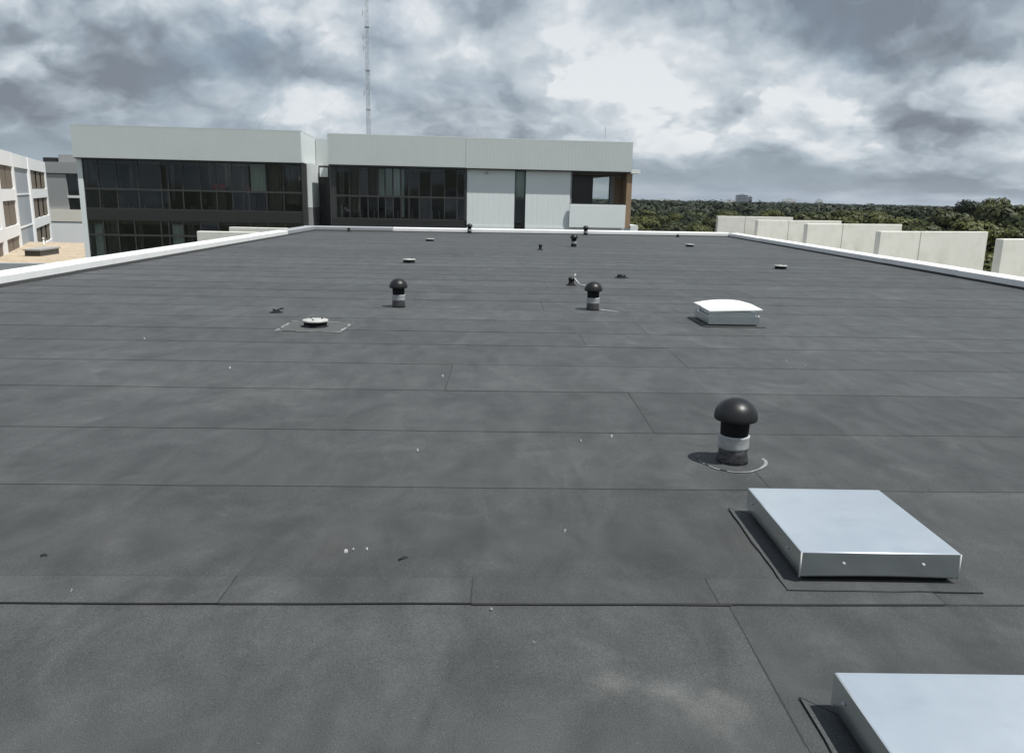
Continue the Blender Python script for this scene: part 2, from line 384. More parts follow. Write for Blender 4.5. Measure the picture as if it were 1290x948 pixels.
# ------------------------------------------------------------------ parapets with metal capping
def cap_profile(s):          # cross section, s = distance from inner face outwards
    return [(-.025, .045), (-.025, .168), (.00, .172), (.36, .195), (.36, .05)]
def parapet(label, pts, mats_, sect):
    """straight parapet from a to b, outward direction n; capping cut in sections"""
    a, b = Vector(pts[0]).to_3d(), Vector(pts[1]).to_3d(); d = (b-a).normalized(); ln = (b-a).length
    n = Vector(pts[2]).to_3d().normalized(); th = thing('parapet', label, 'parapet', a)
    P = lambda s_, o, z: tuple(d*s_+n*o+Vector((0, 0, z)))
    u = MB(); u.loft([[P(s_, 0.0, -.01), P(s_, 0.0, .165), P(s_, .33, .165), P(s_, .33, -.6)] for s_ in (0, ln)])
    u.build('upstand', 'grey_cap', th)
    f = MB(); f.loft([[P(s_, -.09, .0085), P(s_, -.001, .06), P(s_, .02, .06), P(s_, .02, -.005)] for s_ in (0, ln)])
    f.build('membrane_upturn', 'bitumen', th)
    for s0, s1, m in sect:
        c = MB(); dz = rng.uniform(-.004, .004)
        pr = [(-.025, .05), (-.025, .166), (-.018, .174), (.355, .198), (.362, .192), (.362, .04)]
        c.loft([[P(s_, o, z+dz) for o, z in pr] for s_ in (s0+.003, min(s1, ln)-.003)])
        cp = c.build('capping', m, th)
        j = MB(); j.loft([[P(s_, o*1.012-.0015, z+dz+.003) for o, z in pr] for s_ in (s0-.05, s0+.05)]); j.build('joint_cover', m, cp)
    return th
L_ = lambda a, b, st, m: [(a+st*i, min(a+st*(i+1), b), m) for i in range(int(math.ceil((b-a)/st-1e-6)))]
lenL = edge(XL)+7
parapet('long low parapet with bright white capping beside the gravel roof', [(XL, -7, 0), (XL, edge(XL), 0), (-1, 0, 0)], None,
        L_(0, lenL-4.2, 3.2, 'white_metal')+L_(lenL-4.2, lenL+.3, 4.5, 'grey_cap'))
lenR = edge(XR)+7
parapet('long low parapet with white capping beside the concrete blade walls', [(XR, -7, 0), (XR, edge(XR), 0), (1, 0, 0)], None, L_(0, lenR, 3.6, 'white_metal'))
fd = Vector((XR-XL, edge(XR)-edge(XL), 0)); fl = fd.length
parapet('low parapet closing the far end of the roof, part grey part white', [(XL, edge(XL), 0), (XR, edge(XR), 0), (-fd.y, fd.x, 0)], None,
        [(-.36, 3.45, 'grey_cap'), (3.45, 8.6, 'white_metal'), (8.6, 11.1, 'white_metal'), (11.1, fl, 'white_metal')])
parapet('low white capped parapet on the near side of the roof', [(XR, -7, 0), (XL, -7, 0), (0, -1, 0)], None, L_(0, XR-XL, 3.7, 'white_metal'))

# ------------------------------------------------------------------ concrete blade walls along both sides
BW = ['tall pale concrete blade wall farthest along the white capped parapet', 'pale concrete blade wall second from the far end of its row',
      'pale concrete blade wall in the middle of its row of five', 'pale concrete blade wall next to the dark gap showing trees',
      'pale concrete blade wall just after the dark gap, first of its row']
for (x, y, zt, ln, rz), lb in zip([(10.75, 40.4, .88, 4.1, 10), (11.35, 35.9, .82, 4.8, 21), (11.4, 30.1, .85, 4.9, 23), (11.35, 24.1, .82, 4.55, 21), (11.62, 18.55, .88, 4.8, 21)], BW):
    th = thing('blade_wall', lb, 'concrete wall', (x, y, -15), R(rz), 'concrete blade walls beside the roof')
    h = zt+15
    for a, b in ((0, ln*.36-.008), (ln*.36+.008, ln)):
        bx('concrete_slab', 'concrete', th, a, b, 0, .2, 0, h, bev=.012)
    bx('joint_filler', 'grey_panel', th, ln*.36-.02, ln*.36+.02, .02, .18, 0, h-.015)
for (x0, x1, y, zt), lb in zip([(-10.75, -8.62, 28.4, .2), (-10.9, -8.62, 32.2, .2)], ['short pale concrete wall stub showing over the white capping, nearer one', 'short pale concrete wall stub showing over the white capping, by the grey corner']):
    th = thing('blade_wall', lb, 'concrete wall', (x0, y, -15), 0, 'concrete wall stubs past the white capping')
    bx('concrete_slab', 'concrete', th, 0, x1-x0, 0, .3, 0, 15+zt, bev=.012)

# ------------------------------------------------------------------ zinc hatch covers
def skirt(th, x0, x1, y0, y1, w=.10, sides='LFRB'):
    """mitred membrane flashing strips laid on the roof round an upstand"""
    z = .0140
    Q = {'L': [(x0-w, y0-w), (x0, y0), (x0, y1), (x0-w, y1+w)], 'F': [(x0-w, y0-w), (x1+w, y0-w), (x1, y0), (x0, y0)],
         'R': [(x1, y0), (x1+w, y0-w), (x1+w, y1+w), (x1, y1)], 'B': [(x0, y1), (x1, y1), (x1+w, y1+w), (x0-w, y1+w)]}
    for k in sides:
        q = Q[k]; c = Vector((sum(p[0] for p in q)/4, sum(p[1] for p in q)/4)); mb = MB()
        out = []
        for i in range(4):                                  # subdivide edges so they wander a little
            a, b = Vector(q[i]), Vector(q[(i+1) % 4]); n = max(1, int((b-a).length/.09))
            for j in range(n):
                p = a+(b-a)*j/n; jit = .004 if 0 < j else 0
                out.append(p+Vector((rng.uniform(-jit, jit), rng.uniform(-jit, jit))))
        zz = z+{'L': 0, 'F': .0014, 'R': .0007, 'B': .0021}[k]
        mb.face([(p.x, p.y, zz) for p in out], 0)
        for i in range(len(out)):
            p, r = out[i], out[(i+1) % len(out)]; m_ = (p+r)/2
            e = lambda v: v+(v-c).normalized()*rng.uniform(.003, .010)
            pe, re_ = e(p), e(r); mb.face([(pe.x, pe.y, .0100), (re_.x, re_.y, .0100), (r.x, r.y, zz), (p.x, p.y, zz)], 1)
        mb.build('flashing_strip', ['membrane', 'bitumen'], th)

def hatch(label, x0, y0, wx, wy, ztop=.155, dep=.118, tilt=0):
    th = thing('hatch_cover', label, 'hatch cover', (x0, y0, 0), 0, 'zinc hatch covers on the roof')
    k = .03
    bx('kerb', 'black_matt', th, k, wx-k, k, wy-k, 0, ztop-.02)
    z0 = ztop-dep
    top = MB(); b = .004
    rg = lambda d, z, bow=0: [(d, d, z), (wx-d, d, z), (wx-d, wy-d, z), (d, wy-d, z)]
    # top sheet with a rolled edge and a faint crown in the middle
    N = 10; vs = []
    for j in range(N+1):
        for i in range(N+1):
            u, v = i/N, j/N
            vs.append((b+(wx-2*b)*u, b+(wy-2*b)*v, ztop+.004*math.sin(math.pi*u)*math.sin(math.pi*v)))
    i0 = len(top.v); top.v += vs
    for j in range(N):
        for i in range(N):
            a = i0+j*(N+1)+i; top.f.append((a, a+1, a+N+2, a+N+1)); top.m.append(0); top.sm.append(True)
    top.loft([rg(0, ztop-b), rg(b, ztop)], 0, True, cap=False)
    top.build('lid', 'zinc_lid_bright', th)
    bow = .006
    for nm, pts in (('f', [(0, 0), (wx, 0)]), ('b', [(wx, wy), (0, wy)]), ('l', [(0, wy), (0, 0)]), ('r', [(wx, 0), (wx, wy)])):
        a, b2 = Vector(pts[0]).to_3d(), Vector(pts[1]).to_3d(); d = (b2-a).normalized(); n = d.cross(Vector((0, 0, 1)))
        mb = MB(); ln = (b2-a).length; rows = []
        for zz, o in ((ztop-.0042, 0.), (z0+.008, .0), (z0, -.006)):
            rows.append([a+d*ln*i/12+n*o+Vector((0, 0, zz+(bow*math.sin(math.pi*i/12)*(1 if zz < z0+.02 else 0)))) for i in range(13)])
        mb.loft(rows, closed=False, cap=False)
        inner = [[v-n*.002 for v in r] for r in rows]; mb.loft(inner[::-1], closed=False, cap=False)
        sd = mb.build('side_panel', 'zinc', th)
        if nm in 'fl':
            for q in ((.27, .77) if nm == 'f' else (.12, .80)):
                s = MB(); c = a+d*ln*q; c.z = ztop-.052
                prof = [(.0075, 0), (.0075, .004), (.005, .0075), (.002, .009)]
                x = d; y = Vector((0, 0, 1))
                s.loft([[c+n*h+(x*math.cos(2*math.pi*i/12)+y*math.sin(2*math.pi*i/12))*r for i in range(12)] for r, h in prof], 0, True)
                s.build('screw', 'band_grey', sd)
    for cx, cy in ((0, 0), (wx, 0)):                       # pale sealant bead down the two front corners
        s = MB(); s.tube((cx, cy, z0+.002), (cx, cy, ztop-.004), .0035, n=6); s.build('corner_bead', 'chip', th)
    skirt(th, k, wx-k, k, wy-k, .10)
    return th
hatch('flat zinc hatch cover beside the mushroom vent with the pale ring', 1.295, 3.115, .685, .76)
hatch('flat zinc hatch cover without a mushroom vent beside it', 1.075, 1.50, .70, .735)

# ------------------------------------------------------------------ white domed rooflight
th = thing('rooflight', 'white domed acrylic rooflight on a low zinc kerb', 'rooflight', (2.70, 10.22, 0), R(1.5))
bx('kerb', 'black_matt', th, .03, .64, .03, .67, 0, .05)
for a in ((0, .67, 0, .03), (0, .67, .67, .70), (0, .03, .0302, .6698), (.64, .67, .0302, .6698)):
    bx('frame_side', 'zinc', th, a[0], a[1], a[2], a[3], .035, .135)
bx('inner_frame', 'zinc', th, .045, .625, .045, .655, .1, .195)
for a in ((.0, .0), (.64, .0), (0, .67), (.64, .67)): bx('corner_clip', 'white_metal', th, a[0]+.002, a[0]+.03, a[1]+.002, a[1]+.028, .1355, .15)
N = 16; mb = MB(); vs = []
lw, ld = .70, .80
for j in range(N+1):
    for i in range(N+1):
        u, v = i/N*2-1, j/N*2-1; s_ = max(0, 1-abs(u)**2.6)*max(0, 1-abs(v)**2.6)
        vs.append((.335+u*lw/2, .35+v*ld/2, .232+.070*s_**.75+.012*u*(1 if v < 0 else .4)))
i0 = 0; mb.v += vs
for j in range(N):
    for i in range(N):
        a = j*(N+1)+i; mb.f.append((a, a+1, a+N+2, a+N+1)); mb.m.append(0); mb.sm.append(True)
per = [(i, 0) for i in range(N)]+[(N, j) for j in range(N)]+[(N-i, N) for i in range(N)]+[(0, N-j) for j in range(N)]
ring = [vs[j*(N+1)+i] for i, j in per]
mb.loft([[(x, y, z-.014) for x, y, z in ring], ring], cap=True)
mb.build('dome', 'acrylic', th)
skirt(th, .03, .64, .03, .67, .10)

# ------------------------------------------------------------------ mushroom vents
def make_vent(label, loc, ring=True, detail=True, rz=0):
    th = thing('mushroom_vent', label, 'roof vent', loc, rz, 'mushroom vents on the roof')
    n = 40 if detail else 20; vr = random.Random(int(loc[1]*100))
    s = MB(); s.lathe([(.098, 0.004), (.094, .03), (.09, .075), (.089, .12), (.086, .122)], n, jit=.028, rnd=vr); s.build('flashing_sleeve', 'foil' if detail else 'black_matt', th)
    s = MB(); s.lathe([(.086, .10), (.093, .103), (.0945, .115), (.093, .170), (.0955, .176), (.0955, .184), (.088, .187)], n); s.build('band', 'band_grey', th)
    s = MB(); s.lathe([(.084, .18), (.086, .20), (.088, .262), (.092, .285), (.085, .30)], n); s.build('neck', 'black_matt', th)
    pr = [(.088, .288), (.120, .283), (.1285, .285), (.1325, .292), (.1325, .302)]
    for i in range(1, 13):
        a = i/12*math.pi/2; pr.append((.1315*math.cos(a)+.0005, .302+.118*math.sin(a)))
    c = MB(); c.lathe(pr, n+8); c.build('cap', 'black_plastic', th)
    if ring:
        p = MB(); vv = []
        for i in range(28):
            a = 2*math.pi*i/28; r_ = .205*(1+.06*math.sin(3*a+1)+vr.uniform(-.02, .02)); vv.append((r_*math.cos(a), r_*math.sin(a)*.92, .0095))
        p.face(vv); p.build('flashing_patch', 'membrane', th)
        q = MB()                                            # pale cement smear along part of the patch edge
        for i in range(28):
            wd = .002+.020*max(0, math.sin((i-18)/28*2*math.pi*.8))**1.5 if i > 18 or i < 3 else .004*(1+math.sin(i*2.1))
            a, b = Vector(vv[i]), Vector(vv[(i+1) % 28])
            if wd < .0025: continue
            f1 = 1+wd/.2; q.face([a*1+Vector((0, 0, .001)), (a.x*f1, a.y*f1, .0088), (b.x*f1, b.y*f1, .0088), b+Vector((0, 0, .001))])
        tag(q.build('cement_smear', 'cement', th), kind='stuff')
    return th
make_vent('black mushroom vent with pale ring beside the zinc hatch cover', (1.465, 4.735, 0), rz=.3)
make_vent('black mushroom vent with white band standing alone, long shadow at its foot', (-1.50, 11.52, 0), ring=False, rz=1)
v2 = make_vent('black mushroom vent with grey band beside a pale cement streak', (1.34, 11.60, 0), ring=False)
q = MB(); q.face([(.09, -.02, .0102), (.20, -.10, .0098), (.34, -.21, .0095), (.37, -.17, .0095), (.24, -.04, .0098), (.12, .06, .0102)]); q.build('cement_smear', 'cement', v2)
make_vent('small black mushroom vent with white band, short of the far parapet', (2.40, 27.1, 0), False, False)
make_vent('black mushroom vent right against the white capping near the balcony', (3.70, 36.0, 0), False, False)
make_vent('black mushroom vent right against the white capping near the dark glazing', (-1.47, 35.45, 0), False, False)

# ------------------------------------------------------------------ round drum vents
def drum(label, loc, patch=False):
    th = thing('drum_vent', label, 'roof vent', loc, rng.uniform(0, 6) if not patch else 0, 'low round drum vents on the roof')
    s = MB(); s.lathe([(.150, .0), (.150, .010), (.138, .012), (.138, .072), (.13, .074)], 32); s.build('drum', 'black_matt', th)
    s = MB(); s.lathe([(.150, .070), (.156, .074), (.156, .088), (.150, .093), (.06, .100), (.001, .101)], 32); lid = s.build('lid', 'drum_lid', th)
    for a in (.5, 2.4, 4.6):
        m = MB(); m.lathe([(.012, 0), (.012, .012), (.006, .016)], 10, cx=.085*math.cos(a), cy=.085*math.sin(a)); k = m.build('bolt', 'black_plastic', lid); k.location.z = .094
    if patch:
        p = MB(); p.face([(-.38, -.36, .0095), (.37, -.37, .0095), (.385, .36, .0095), (-.37, .37, .0095)]); p.build('flashing_patch', 'patch', th)
        q = MB(); pts = [(-.40, -.38), (.39, -.39), (.405, .38), (-.39, .39)]
        for i in range(4):
            a, b = Vector(pts[i]), Vector(pts[(i+1) % 4]); n_ = 9
            for j in range(n_):
                if rng.random() < (.6 if i == 2 else .15): continue
                w_ = rng.uniform(.012, .045); c0 = a+(b-a)*j/n_; c1 = a+(b-a)*(j+1)/n_; inn = Vector((-(b-a).y, (b-a).x)).normalized()*w_
                q.face([(c0.x, c0.y, .0105), (c1.x, c1.y, .0105), ((c1+inn).x, (c1+inn).y, .0112), ((c0+inn*.8).x, (c0+inn*.8).y, .0112)])
        tag(q.build('cement_smear', 'cement', th), kind='stuff')
    return th
drum('low round drum vent with pale lid on a pale edged square patch', (-2.27, 9.62, 0), True)
drum('low round drum vent straight behind the mushroom vent that stands alone', (-2.25, 19.3, 0))
drum('low round drum vent by the far parapet in front of the dark glazing', (-2.6, 28.7, 0))
drum('low round drum vent alone beside the parapet with blade walls', (6.86, 19.6, 0))
drum('low round drum vent in the roof corner by the farthest blade wall', (6.65, 28.5, 0))

# ------------------------------------------------------------------ small pipes and scraps
def stub(name, label, loc, r, h, cap=True, tagm=None):
    th = thing(name, label, 'pipe', loc)
    s = MB(); s.lathe([(r*2.2, .006), (r*1.5, .018), (r*1.05, .05), (r, h)], 14); s.build('sleeve', 'black_matt', th)
    if cap: s = MB(); s.lathe([(r*1.25, h-.02), (r*1.3, h+.005), (r*.9, h+.025), (r*.1, h+.03)], 14); s.build('cap', 'black_plastic', th)
    return th
p = stub('pipe_stub', 'short black pipe stub with a white scrap, behind the cement streaked vent', (1.30, 14.9, 0), .05, .13)
s = MB(); s.tube((.03, .02, .12), (.07, -.02, .22), .022, .012, 8); s.tube((.05, 0, .14), (.16, -.06, .02), .014, .012, 8); s.tube((.16, -.06, .02), (.30, -.16, .018), .012, .008, 6); s.build('white_scrap', 'chip', p)
stub('pipe_stub', 'small black cone shaped pipe stub in the middle of the far roof', (1.18, 25.1, 0), .045, .15)
stub('pipe_stub', 'tiny dark pipe stub by the grey part of the far parapet', (-6.6, 34.6, 0), .05, .14)
stub('pipe_stub', 'tiny dark pipe stub in the corner near the white parapets', (7.75, 35.6, 0), .05, .10)
stub('pipe_stub', 'very low dark pipe stub behind the white domed rooflight', (2.49, 16.6, 0), .07, .05)
th = thing('cable_gland', 'low dark cable gland with a bent lead near the drum vent patch', 'cable', (-3.06, 10.75, 0)); th.scale = (.7, .7, .6)
s = MB(); s.lathe([(.14, .006), (.10, .02), (.07, .04), (.05, .06)], 14, jit=.05, rnd=rng); s.build('sleeve', 'black_matt', th)
s = MB(); s.tube((0, 0, .04), (.06, .02, .09), .018); s.tube((.06, .02, .09), (.13, .05, .10), .018); s.tube((-.02, 0, .05), (-.06, -.02, .09), .02); s.build('lead', 'black_plastic', th)

proto = None
for x, y, sc in [(-.69, 3.36, 1), (-.66, 3.38, .7), (-.60, 3.39, .8), (.55, 5.12, 1.1), (.77, 5.22, 1.2), (.33, 3.62, .9), (-.52, 4.85, .8), (2.95, 8.0, 1.2), (3.05, 7.75, 1), (2.92, 7.55, .9), (2.45, 2.96, 1.3), (.14, 2.62, .7), (-.02, 2.86, .8), (-1.72, 2.96, .9), (-2.5, 7.2, 1.2), (-3.9, 8.6, 1.2), (-.52, 7.0, 1)]:
    c = MB(); rr = random.Random(int(x*1000)); c.lathe([(.008, 0), (.010, .003), (.006, .007)], 6, smooth=False, jit=.35, rnd=rr)
    o = c.build('mortar_chip', 'chip', None, (x, y, .0085), rr.uniform(0, 6)); o.scale = (sc*.8, sc*.5, sc*.6)
    tag(o, 'tiny pale mortar chip lying loose on the dark roof membrane', 'chip', 'pale chips scattered on the roof')
for x, y, l_, rz, lb in [(-.44, 3.28, .05, .6, 'small dark twist of bitumen on the roof, slanting'), (-2.02, 3.27, .03, .2, 'tiny dark scrap of bitumen lying alone near the cover strip')]:
    c = MB(); c.tube((0, 0, .006), (l_*.5, .004, .010), .004, .005, 6); c.tube((l_*.5, .004, .010), (l_, 0, .006), .005, .002, 6)
    tag(c.build('bitumen_scrap', 'bitumen', None, (x, y, .006), rz), lb, 'scrap')

# ------------------------------------------------------------------ neighbouring buildings (local x along facade, y into depth)
BP, BR = (-23.94, 46.0, 0), R(5)
def ribbed(x0, x1, z0, z1, y, pitch=.16, dep=.004):
    mb = MB(); n = int(round((x1-x0)/pitch)); pts = []
    for i in range(n):
        a = x0+(x1-x0)*i/n; w_ = (x1-x0)/n
        pts += [(a, y), (a+w_*.84, y), (a+w_*.86, y+dep), (a+w_*.98, y+dep)]
    pts.append((x1, y))
    for i in range(len(pts)-1):
        a, b = pts[i], pts[i+1]; mb.face([(a[0], a[1], z0), (b[0], b[1], z0), (b[0], b[1], z1), (a[0], a[1], z1)])
    return mb
def panes(th, xs, rows, y=.0, fw=.05, skip=()):
    fr = MB()
    for i in range(len(xs)-1):
        for z0, z1 in rows:
            w2 = xs[i+1]-xs[i]; h2 = z1-z0          # no two panes hang at quite the same angle
            o = bx('window_pane', 'glass', th, -w2/2+.01, w2/2-.01, -.006, .006, -h2/2+.01, h2/2-.01)
            o.location = ((xs[i]+xs[i+1])/2, y+.036, (z0+z1)/2); o.rotation_euler = (rng.uniform(-.022, .022), 0, rng.uniform(-.022, .022))
    za, zb = min(r[0] for r in rows), max(r[1] for r in rows)
    for x in xs: fr.box(x-fw/2-.001, x+fw/2+.001, y-.02, y+.09, za, zb)
    for z in sorted({round(v, 3) for r in rows for v in r}): fr.box(xs[0], xs[-1], y-.014, y+.085, z-fw/2-.001, z+fw/2+.001)
    fr.build('window_frame', 'frame_dark', th)

A = thing('office_building', 'pale roofed building with two storeys of dark glazing and white end wall', 'building', BP, BR)
fa = ribbed(.10, 12.45, 3.24, 4.96, -.35).build('fascia', 'cladding', A)
bx('fascia_core', 'cladding', A, .10, 12.44, -.33, 5.6, 3.26, 4.94)
bx('fascia_trim', 'cladding', A, .098, 12.472, -.352, 5.62, 4.942, 4.985)
bx('fascia_return', 'cladding_white', A, 12.44, 12.47, -.345, 5.6, 3.262, 4.938)
bx('soffit', 'frame_dark', A, .12, 12.42, -.30, .6, 3.19, 3.258)
bx('end_wall', 'cladding_white', A, .13, .40, -.06, 9, -15, 3.24)
bx('side_wall', 'cladding_white', A, 12.64, 12.9, .25, 9, .75, 3.24)
bx('side_wall', 'grey_panel', A, 12.66, 12.9, .26, 9, -15, .748)
bx('corner_post', 'frame_dark', A, 12.40, 12.66, -.06, .24, -15, 3.19)
mx = [.43, 1.19, 2.17, 3.33, 4.58, 4.97, 5.75, 6.71, 7.59, 8.47, 9.39, 10.37, 11.34, 12.38]
panes(A, mx, [(.50, 1.55), (1.60, 3.18)])
bx('spandrel', 'spandrel', A, .41, 12.39, -.03, .12, -.12, .47)
mx2 = [.43, 1.25, 2.05, 2.95, 4.40, 4.83, 5.62, 6.6, 7.59, 8.47, 9.39, 10.37, 11.34, 12.38]
panes(A, mx2, [(-3.1, -1.0), (-.95, -.15)])
bx('lower_wall', 'spandrel', A, .41, 12.39, -.02, .3, -15, -3.15)
for z in (0.0, -3.55): bx('floor_slab', 'interior_floor', A, .42, 12.6, .13, 8.8, z-.35, z)
bx('ceiling', 'interior', A, .42, 12.6, .65, 8.8, 3.0, 3.2)
bx('back_wall', 'interior', A, .42, 12.6, 5.6, 5.8, -3.54, 3.0)
for x in (4.7, 8.9): bx('partition', 'interior', A, x, x+.12, .5, 5.59, 0.002, 2.99); bx('partition', 'interior', A, x+.6, x+.72, .5, 5.59, -3.54, -.36)
def curtain(th, x0, x1, z0, z1, y, m='curtain'):
    mb = MB(); n = max(6, int((x1-x0)/.05)); pts = [(x0+(x1-x0)*i/n, y+.03*math.sin(i*1.7)) for i in range(n+1)]
    for i in range(n):
        a, b = pts[i], pts[i+1]; mb.face([(a[0], a[1], z0), (b[0], b[1], z0), (b[0], b[1], z1), (a[0], a[1], z1)], 0, True)
    return mb.build('curtain', m, th)
for c in [(.50, .80, 1.62, 3.1), (2.75, 2.98, 1.62, 3.1), (5.02, 5.22, 1.0, 3.1), (7.05, 7.42, 1.9, 3.1), (8.0, 8.35, 1.8, 3.1), (9.42, 10.32, 1.62, 3.12), (10.45, 11.2, .55, 3.1), (11.4, 12.2, .9, 3.1), (.55, 1.0, -3.0, -.3), (1.3, 1.9, -3.0, -.3), (3.0, 3.3, -3., -.3), (4.9, 5.55, -3.0, -.3), (5.7, 6.1, -3.0, -.3)]:
    curtain(A, *c, y=.30+.22*((c[0]*7) % 1), m='curtain' if c[0] in (9.42, 4.9, .55) else 'interior')
def cabinet(label, u, d, z, w_, h):
    p = Vector(BP)+Vector((math.cos(BR)*u-math.sin(BR)*d, math.sin(BR)*u+math.cos(BR)*d, z))
    th = thing('cabinet', label, 'cabinet', p, BR)
    bx('carcass', 'furniture', th, 0, w_, .02, .45, 0, h-.26)
    bx('red_box', 'red_cloth', th, .03, w_-.03, .04, .42, h-.258, h)
    for k in (0, 1): bx('door', 'furniture', th, .01+k*w_/2, w_/2-.01+k*w_/2, 0, .019, .05, h-.27)
cabinet('dark cabinet with a wide red box on top, behind the glazing', 7.05, .9, 0, .85, 1.98)
cabinet('dark cabinet with a small red box on top, behind the glazing', 8.98, 1.2, 0, .50, 1.86)
def table(label, u, d, z, w_, dp=.7, m='furniture'):
    p = Vector(BP)+Vector((math.cos(BR)*u-math.sin(BR)*d, math.sin(BR)*u+math.cos(BR)*d, z))
    th = thing('desk', label, 'desk', p, BR, 'desks behind the dark glazing')
    bx('desk_top', m, th, 0, w_, 0, dp, .70, .74)
    for x in (.03, w_-.07):
        for y in (.03, dp-.07): bx('leg', 'steel_grey', th, x, x+.04, y, y+.04, 0, .70)
    bx('screen', 'frame_dark', th, w_*.3, w_*.75, .3, .33, .84, 1.25); bx('screen_stand', 'frame_dark', th, w_*.49, w_*.55, .31, .345, .74, .9)
for u, d, w_ in [(.9, 1.0, 1.5), (2.9, 1.2, 1.4), (5.8, 1.1, 1.1)]:
    table('office desk with dark screen behind the glazing under the pale roof', u, d, 0.0, w_)

B = thing('office_building', 'long white building with dark glazing, slot window and timber lined balcony', 'building', BP, BR)
ribbed(13.93, 21.77, 3.20, 4.86, -.35).build('fascia', 'cladding', B)
ribbed(21.78, 31.58, 3.18, 4.84, -.36, .20, .005).build('fascia', 'cladding', B)
bx('fascia_core', 'cladding', B, 13.935, 31.575, -.33, 9, 3.22, 4.82)
bx('fascia_trim', 'cladding_white', B, 13.928, 21.765, -.352, 9.01, 4.862, 4.90)
bx('fascia_trim', 'cladding_white', B, 21.785, 31.582, -.362, 9.02, 4.842, 4.88)
bx('eaves_slab', 'cladding_white', B, 31.583, 32.15, -.2, 9, 3.10, 3.34)
bx('soffit', 'frame_dark', B, 13.95, 31.56, -.31, .6, 3.12, 3.217)
panes(B, [14.30, 15.07, 15.65, 16.11, 16.70, 17.11, 17.57, 18.02, 18.48, 19.08, 19.77, 20.55, 21.29, 21.72], [(.20, 1.45), (1.50, 3.10)])
bx('spandrel', 'spandrel', B, 14.0, 21.78, -.03, .3, -15, .17)
bx('corner_post', 'frame_dark', B, 14.0, 14.27, -.035, .2, .172, 3.12); bx('corner_post', 'frame_dark', B, 21.74, 21.86, -.04, .2, .172, 3.12)
bx('floor_slab', 'interior_floor', B, 14.1, 28.0, .31, 8.8, -.35, 0)
bx('ceiling', 'interior', B, 14.1, 31.2, .65, 8.8, 3.0, 3.118)
bx('back_wall', 'interior', B, 14.1, 28.2, 5.0, 5.2, 0, 3.0)
bx('side_wall', 'grey_panel', B, 13.94, 14.0, .21, 8.9, -15, 3.2)
for c in [(14.5, 14.75, 1.0, 3.05), (15.1, 15.6, .3, 3.05), (16.14, 16.66, .6, 3.05), (16.74, 17.05, 1.5, 3.05), (17.14, 17.5, 1.5, 3.05), (17.6, 17.95, 1.5, 3.05), (18.06, 18.2, .3, 3.05), (18.5, 18.62, .3, 3.05)]:
    curtain(B, *c, y=.32, m='curtain' if 16.7 < c[0] < 18.3 else 'interior')
for u, d, w_ in [(14.5, 1.0, 1.2), (16.3, 1.4, 1.5), (18.6, 1.0, 1.3), (20.2, 1.1, 1.2)]:
    table('office desk with dark screen in the long white building', u, d, 0.0, w_)
# white cladding walls with slot window
for x0, x1 in ((21.87, 24.68), (25.34, 28.0)):
    ribbed(x0, x1, -.10, 3.115, -.004, .33, .004).build('wall_cladding', 'cladding_white', B)
    bx('wall', 'cladding_white', B, x0, x1, .012, .3, -15, 3.118)
    bx('base_trim', 'cladding_white', B, x0, x1, -.05, .011, -.30, -.12)
panes(B, [24.70, 25.32], [(-.30, 1.52), (1.58, 3.10)], y=.06)
bx('wall', 'spandrel', B, 24.69, 25.33, .08, .3, -15, -.33)
curtain(B, 24.74, 25.28, 1.6, 3.08, .25)
bx('reveal', 'frame_dark', B, 24.60, 25.42, 1.2, 1.25, -.3, 3.1)
bx('wall_lamp', 'steel_grey', B, 22.9, 23.1, -.12, -.005, 2.88, 2.97)
# balcony
bx('balcony_slab', 'cladding_white', B, 27.9, 31.73, -.02, 3.2, -.34, -.10)
bx('slab_end', 'cladding_white', B, 31.731, 32.2, -.15, 3.2, -.34, .08)
bx('balustrade', 'cladding_white', B, 27.97, 31.36, -.24, -.10, -.098, 1.25, bev=.01)
bx('handrail', 'frame_dark', B, 27.99, 31.36, -.20, -.15, 1.252, 1.31)
bx('timber_column', 'timber', B, 31.40, 31.72, -.06, .42, -.098, 3.117)
bx('timber_wall', 'timber', B, 31.52, 31.70, .421, 2.3, -.098, 3.117)
bx('balcony_side', 'grey_panel', B, 28.002, 28.10, .05, 2.2, -.098, 3.115)
bx('balcony_back', 'spandrel', B, 28.1, 29.7, 2.0, 2.2, -.098, 3.116); bx('balcony_back', 'grey_panel', B, 30.85, 31.52, 1.99, 2.2, -.098, 3.116)
panes(B, [29.72, 30.83], [(-.05, 3.0)], y=2.02, fw=.08)
bx('timber_panel', 'timber', B, 31.1, 31.5, 1.96, 1.985, 0, 2.9)
bx('wall', 'cladding_white', B, 28.0, 31.56, .3, 3, -15, -.35)
bx('antenna', 'steel_grey', B, 30.17, 30.20, 1.0, 1.03, 4.8, 5.80)
# recessed link between the two buildings
K = thing('link_block', 'narrow recessed link between the two pale roofed buildings, small white box', 'building', BP, BR)
bx('fascia', 'cladding', K, 12.5, 13.9, 5.2, 7.2, 3.24, 4.92)
bx('wall', 'frame_dark', K, 12.92, 13.93, 3.2, 3.4, -15, 3.23)
bx('glazing', 'spandrel', K, 12.95, 13.3, 3.15, 3.19, -.5, 2.4)
bx('white_box', 'cladding_white', K, 13.02, 13.5, 2.85, 3.14, 2.55, 3.1)

